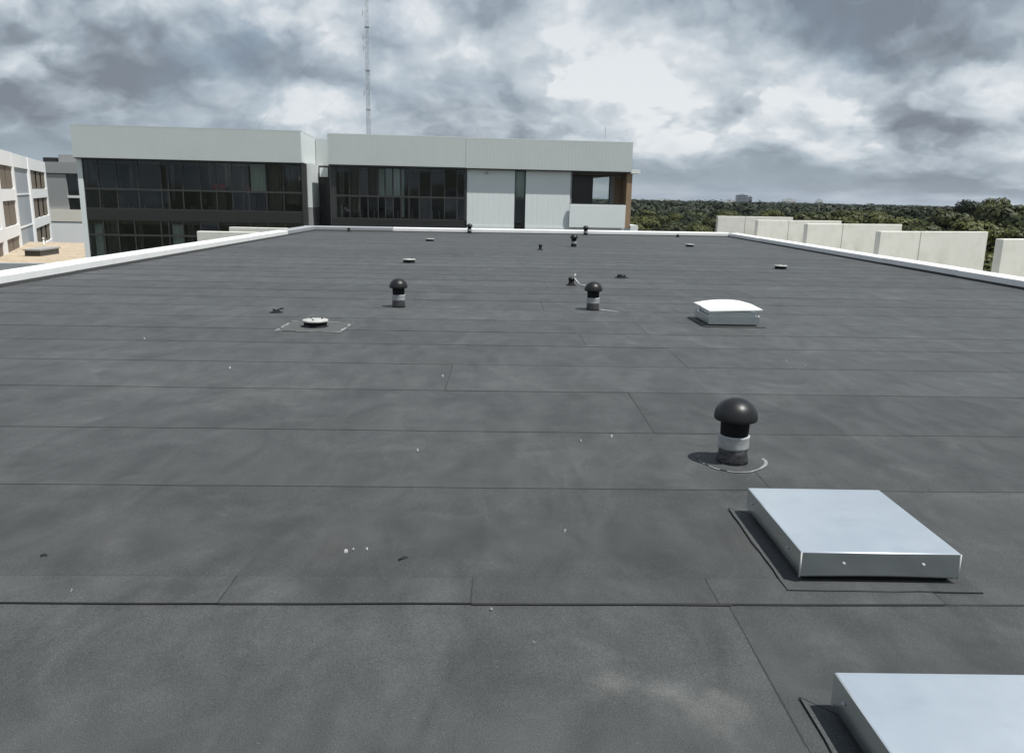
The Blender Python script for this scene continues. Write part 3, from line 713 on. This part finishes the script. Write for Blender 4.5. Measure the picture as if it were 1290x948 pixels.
# left: gravel podium roof with rooflight, white building, grey building behind
PD = thing('podium', 'low podium with sandy gravel roof below the white building', 'podium', (-40, 56, -15))
pts = [(-25, -16), (15.6, -10.4), (15.6, 12), (-25, 12)]
m_ = MB(); m_.loft([[(x, y, 0) for x, y in pts], [(x, y, 12.08) for x, y in pts]]); m_.build('block', 'grey_panel', PD)
m_ = MB(); m_.face([(x*.998, y*.99, 12.1) for x, y in pts]); m_.build('gravel_bed', 'gravel', PD)
d_ = Vector((40.6, 5.6, 0)).normalized(); nn = Vector((-d_.y, d_.x, 0)); a0 = Vector((-25, -16, 0))
for o0, o1, h, mm in ((-.2, .35, .30, 'grey_cap'), (.9, 1.1, .22, 'white_metal')):
    m_ = MB(); m_.loft([[tuple(a0+d_*s_+nn*o+Vector((0, 0, z))) for o, z in ((o0, 11.6), (o0, 12.1+h), (o1, 12.1+h), (o1, 11.6))] for s_ in (0, 41)]); m_.build('edge_kerb', mm, PD)
th = thing('rooflight_box', 'dark sided box rooflight with grey lid on the gravel roof', 'rooflight', (-31.7, 53.5, -2.9), R(4)); th.scale = (.75, .8, .75)
bx('box', 'frame_dark', th, 0, 1.3, 0, 3.3, 0, .50)
bx('lid', 'grey_panel', th, -.1, 1.42, -.12, 3.42, .502, .62)
for x, y, h, lb in ((-38.3, 61.5, .55, 'white vent post on the gravel roof, taller one'), (-36.9, 65.0, .45, 'white vent post on the gravel roof, shorter one at the wall')):
    th = thing('vent_post', lb, 'pipe', (x, y, -2.9)); m_ = MB(); m_.lathe([(.10, 0), (.09, .05), (.06, .08), (.06, h)], 12); m_.build('pipe', 'cladding_white', th)
    m_ = MB(); m_.lathe([(.09, h-.02), (.09, h+.06), (.05, h+.1)], 12); m_.build('cap', 'cladding_white', th)

WB = thing('apartment_block', 'white apartment block with brown blinds and a grey vertical stripe', 'building', (-47.26, 85.0, 0), math.atan2(-.91, .41))
# local x runs along the facade towards the viewer, local -y... facade normal faces +y side
def wbx(name, m, x0, x1, o0, o1, z0, z1): return bx(name, m, WB, x0, x1, o0, o1, z0, z1)
wbx('wall_core', 'interior', .3, 44, -9, -.5, -15, 3.9)
for z0, z1 in ((3.05, 4.08), (.60, 1.42), (-2.0, -1.18), (-15, -3.62)):
    wbx('wall', 'render_white', 0, 15.0, -.48, 0, z0, z1); wbx('wall', 'render_white', 25.1, 44, -.48, 0, z0, z1)
wbx('pier', 'render_white', 0, 1.15, -.47, -.002, -15, 4.07)
wbx('pier', 'render_white', 14.2, 15.2, -.47, .01, -15, 4.07); wbx('pier', 'render_white', 24.7, 25.6, -.47, .01, -15, 4.07); wbx('pier', 'render_white', 32.4, 34, -.47, -.002, -15, 4.07)
wbx('stripe_panel', 'pale_stripe', 15.2, 24.7, -.46, -.15, -15, 3.06); wbx('wall', 'render_white', 15.2, 24.7, -.46, -.05, 3.062, 4.075)
for z in (.95, -1.6): wbx('stripe_joint', 'render_white', 15.25, 24.65, -.149, -.10, z, z+.10)
for z0, z1 in ((1.42, 3.05), (-1.18, .60), (-3.62, -2.0)):
    for a, b in ((1.15, 5.5), (5.5, 9.8), (9.8, 14.2), (25.6, 29), (29, 32.4), (34, 39), (39, 43.5)):
        wbx('window_pane', 'glass', a+.1, b-.1, -.25, -.22, z0+.08, z1-.08)
        w_ = b-a
        wbx('sun_screen', 'blind_brown', a+.12, a+w_*(.92 if a > 20 else .70), -.13, -.09, z0+.05, z1-.05)
        wbx('window_mullion', 'frame_dark', b-.09, b+.09, -.30, -.15, z0, z1)
wbx('roof_box', 'spandrel', 26, 40, -6, -3.5, 4.0, 5.1)
wbx('roof_box', 'grey_panel', 6, 15, -7, -3, 3.9, 4.9)

GB = thing('apartment_block', 'grey building behind with dark windows above a white base', 'building', (-53.5, 95, 0))
bx('wall', 'grey_panel', GB, 0, 2.9, 0, 8, -.9, 3.08); bx('wall', 'grey_panel', GB, 2.902, 9, .25, 8, -.88, 3.07)
bx('parapet_band', 'grey_panel', GB, -.1, 9, -.12, 8.1, 3.2, 4.45)
bx('shadow_gap', 'frame_dark', GB, 0, 9, .05, 8, 3.085, 3.195)
for z0, z1 in ((.75, 3.0), (-.86, .42)):
    for x in (2.95, 4.6, 6.2): bx('window_pane', 'glass', GB, x, x+1.55, .16, .2, z0, z1); bx('window_frame', 'frame_dark', GB, x+1.56, x+1.63, .1, .24, z0, z1)
    bx('dark_room', 'frame_dark', GB, 2.94, 8, .21, .245, z0, z1)
bx('sill_band', 'cladding_white', GB, 2.9, 9, .0, .24, .44, .72)
bx('base_band', 'render_cream', GB, -1, 9, -.3, 8, -2.25, -.92); bx('base_wall', 'render_white', GB, -1, 9, -.25, 8, -15, -2.35); bx('base_joint', 'grey_panel', GB, -.9, 8.9, -.2, 7.9, -2.348, -2.252)
bx('plant_room', 'grey_panel', GB, 1.2, 4.2, 2, 6, 4.46, 5.35); bx('plant_room', 'spandrel', GB, 4.3, 6.5, 2, 6, 4.46, 5.4); bx('plant_room', 'spandrel', GB, -.6, .9, 2, 6, 4.46, 5.0)

# ------------------------------------------------------------------ guyed lattice mast
MS = thing('radio_mast', 'tall slender grey lattice mast with guy wires behind the buildings', 'mast', (-42.6, 260, -15))
HT = 104.0; q3 = [(0.0, .62), (-.54, -.31), (.54, -.31)]
for x, y in q3: m_ = MB(); m_.tube((x, y, 0), (x, y, HT), .055, n=6); m_.build('leg', 'steel_grey', MS)
br = MB(); k = 0; zz = 0
while zz < HT-1.5:
    for i in range(3):
        a, b = q3[i], q3[(i+1) % 3]
        if k % 2: a, b = b, a
        br.tube((a[0], a[1], zz), (b[0], b[1], zz+1.5), .024, n=4); br.tube((a[0], a[1], zz), (b[0], b[1], zz), .02, n=4)
    zz += 1.5; k += 1
tag(br.build('bracing', 'steel_grey', MS), kind='stuff')
for z in (42, 53.5, 66, 79, 92): bx('collar_plate', 'steel_grey', MS, -.66, .66, -.45, .75, z, z+.3)
for z in (47, 60, 63, 70, 85):
    bx('antenna_bracket', 'steel_grey', MS, -1.1, -.5, -.4, -.3, z, z+.1); bx('antenna_panel', 'steel_grey', MS, -1.25, -1.1, -.45, -.25, z-.8, z+.9)
for z in (53.5, 79, 100):
    for a in (100, 215, 330):
        m_ = MB(); m_.tube((0, 0, z), (62*math.cos(R(a)), 62*math.sin(R(a)), 0), .018, n=5); m_.build('guy_wire', 'steel_grey', MS)

# ------------------------------------------------------------------ distant town buildings on the skyline
def far_building(label, x, y, w_, h, m, cols, rows, z0=-15):
    th = thing('tower_block', label, 'building', (x, y, z0), math.atan2(-x, y)*.8)
    bx('wall', m, th, -w_/2, w_/2, 0, w_*.7, 0, h)
    for r_ in range(rows):
        zb = h-(r_+.8)*(h*.8/max(rows, 1))*.9
        bx('window', 'spandrel', th, -w_/2+w_*.06, w_/2-w_*.06, -.15, .2, zb, zb+1.3)
    bx('plant_room', 'city', th, -w_*.2, w_*.2, w_*.2, w_*.5, h-.01, h+2)
far_building('blue grey slab tower on the skyline above the forest', 529, 1800, 26, 31.5, 'city', 4, 7)
far_building('low blue grey annexe beside the skyline tower', 556, 1830, 10, 28, 'city', 2, 5)
far_building('low white block on the skyline beside the tower', 497, 1780, 22, 20.5, 'city_white', 3, 1)
far_building('white block on the skyline far from the tower, wider', 632, 1790, 28, 24, 'city_white', 3, 2)
far_building('white block on the skyline far from the tower, narrower', 702, 1800, 14, 24.5, 'city_white', 2, 2)
far_building('pale block on the skyline over the balcony side of the forest', 372, 1900, 40, 18.6, 'city_white', 2, 2)

# ------------------------------------------------------------------ eucalypt forest
nr = np.random.default_rng(11)
def crown_quads(lobes, per, smin, smax, r_, nj=.20):
    """leaf-clump quads on and inside several ellipsoid lobes -> verts (n*4,3)"""
    C_ = []
    for (cx, cy, cz, rx, ry, rz) in lobes:
        n = int(per*rx*ry); d = r_.normal(size=(n, 3)); d /= np.linalg.norm(d, axis=1)[:, None]
        rad = r_.uniform(.45, 1, n)**.4; lump = 1+.22*np.sin(d[:, 0]*5+cx)*np.sin(d[:, 1]*4+cy)*np.sin(d[:, 2]*6+cz)
        p = np.array([cx, cy, cz])+d*(rad*lump)[:, None]*np.array([rx, ry, rz])
        keep = d[:, 2] > -.40; C_.append((p[keep], d[keep]))
    p = np.vstack([a for a, _ in C_]); d = np.vstack([b for _, b in C_]); n = len(p)
    nrm = d+np.array([0, 0, .12])+r_.normal(size=(n, 3))*nj; nrm /= np.linalg.norm(nrm, axis=1)[:, None]
    t_ = np.cross(nrm, r_.normal(size=(n, 3))); t_ /= np.linalg.norm(t_, axis=1)[:, None]; b_ = np.cross(nrm, t_)
    s_ = r_.uniform(smin, smax, n)[:, None]; e = r_.uniform(.5, .9, n)[:, None]
    q = np.stack([p-t_*s_, p-b_*s_*e+nrm*s_*.15, p+t_*s_, p+b_*s_*e+nrm*s_*.15], 1)
    return q.reshape(-1, 3)
def quad_mesh(name, v, m):
    n = len(v)//4; me = bpy.data.meshes.new(name); me.vertices.add(len(v)); me.vertices.foreach_set('co', v.astype(np.float32).ravel())
    me.loops.add(n*4); me.loops.foreach_set('vertex_index', np.arange(n*4, dtype=np.int32)); me.polygons.add(n)
    me.polygons.foreach_set('loop_start', np.arange(0, n*4, 4, dtype=np.int32)); me.polygons.foreach_set('loop_total', np.full(n, 4, np.int32))
    me.materials.append(MAT[m]); me.update(calc_edges=True); return me
def tree_proto(seed):
    r_ = np.random.default_rng(seed); H = 15.0; lobes = []; tips = []
    k = r_.integers(6, 10)
    for i in range(k):
        a = 2*math.pi*i/k+r_.uniform(-.4, .4); rr = r_.uniform(1.2, 3.4); z = r_.uniform(8.2, 13.0)-rr*.35
        s_ = r_.uniform(1.5, 2.5); lobes.append((rr*math.cos(a), rr*math.sin(a), z, s_*1.15, s_*1.15, s_*.8)); tips.append(lobes[-1][:3])
    for i in range(2):
        s_ = r_.uniform(1.5, 2.2); lobes.append((r_.uniform(-1.2, 1.2), r_.uniform(-1.2, 1.2), H-s_*.8-r_.uniform(0, .8), s_, s_, s_*.75)); tips.append(lobes[-1][:3])
    cm = quad_mesh('crown', crown_quads(lobes, 190, .12, .30, r_), 'leaf')
    tb = MB(); tb.tube((0, 0, -1), (.1, .1, 5), .30, .22, 8); tb.tube((.1, .1, 5), (0, 0, 9), .22, .13, 8)
    for tx, ty, tz in tips: tb.tube((.08, .08, r_.uniform(4.5, 7.5)), (tx, ty, tz), .12, .04, 5)
    return cm, tb.mesh('trunk', 'bark')
protos = [tree_proto(100+i) for i in range(8)]
trng = random.Random(21); placed = []
def put_tree(x, y, top, wid, label, k=None):
    cm, tm = protos[trng.randrange(8) if k is None else k]
    th = thing('eucalyptus_tree', label, 'tree', (x, y, -15), trng.uniform(0, 6.28), 'trees of the forest beside the roof')
    sz = (top+15)/15.0; th.scale = (wid, wid*trng.uniform(.9, 1.1), sz)
    for nm, me in (('trunk', tm), ('crown', cm)):
        o = bpy.data.objects.new(nm, me); COL.objects.link(o); o.parent = th
    placed.append((x, y))
LB = 'mid green eucalyptus tree in the forest beyond the blade walls'
LB2 = 'eucalyptus tree in the forest beyond the white capping, behind the balcony'
put_tree(87, 142, 4.2, .95, 'tallest eucalyptus tree, its crown standing above the forest skyline', 2)
put_tree(83, 143, 3.2, 1.0, 'slighter eucalyptus tree leaning beside the tallest crown', 4)
tries = 0
while len(placed) < 292 and tries < 20000:
    tries += 1
    rad = 62+(380-62)*trng.random()**.85; ang = R(trng.uniform(4, 41)); x, y = rad*math.sin(ang), rad*math.cos(ang)
    if x < 17 or (x < 22 and y < 70): continue
    md = 4.6+rad*.016
    if any((x-a)**2+(y-b)**2 < md*md for a, b in placed): continue
    lo = max(0, (math.degrees(ang)-12)/20)                    # trees stand taller towards the blade wall side
    top = trng.uniform(-4.2, -1.2)+min(lo, 1.1)*3.7*(1 if rad > 90 else .25)
    if rad < 95: top -= 1.4
    put_tree(x, y, top, trng.uniform(.95, 1.4), LB if math.degrees(ang) > 14 else LB2)
fv = []
for i in range(3600):
    rad = 300*(2600/300)**nr.random(); ang = R(nr.uniform(2, 43)); x, y = rad*math.sin(ang), rad*math.cos(ang)
    r2 = nr.uniform(4, 6.5)*(1+rad/2600); top = nr.uniform(-3.2, .3)+(nr.random()**6)*2+(rad/2600)*2.0
    lobes = [(x+nr.uniform(-2, 2), y+nr.uniform(-2, 2), top-r2*.55, r2, r2, r2*.55), (x+nr.uniform(-4, 4), y+nr.uniform(-4, 4), top-r2*.75-nr.uniform(0, 1.5), r2*.8, r2*.8, r2*.6)]
    s_ = .45+rad/2200
    fv.append(crown_quads(lobes, 130/r2**2, s_*.7, s_*1.5, nr, .10))
far = bpy.data.objects.new('forest', quad_mesh('forest', np.vstack(fv), 'leaf_far')); COL.objects.link(far)
tag(far, 'far dark green forest canopy reaching the horizon', 'forest', kind='stuff')

# ------------------------------------------------------------------ thin summer haze
hb = MB(); hb.box(-9100, 9100, -9100, 9100, -16, 96)
hm = bpy.data.materials.new('haze_air'); hm.use_nodes = True; q = NT(hm.node_tree); q.n.clear()
pv = q.add('ShaderNodeVolumePrincipled'); pv.inputs['Color'].default_value = (.80, .88, 1, 1); pv.inputs['Density'].default_value = .00005
oo = q.add('ShaderNodeOutputMaterial'); q.l.new(pv.outputs[0], oo.inputs['Volume']); MAT['haze_air'] = hm
tag(hb.build('haze', 'haze_air'), 'thin pale haze in the air over forest and roofs', 'haze', kind='stuff')
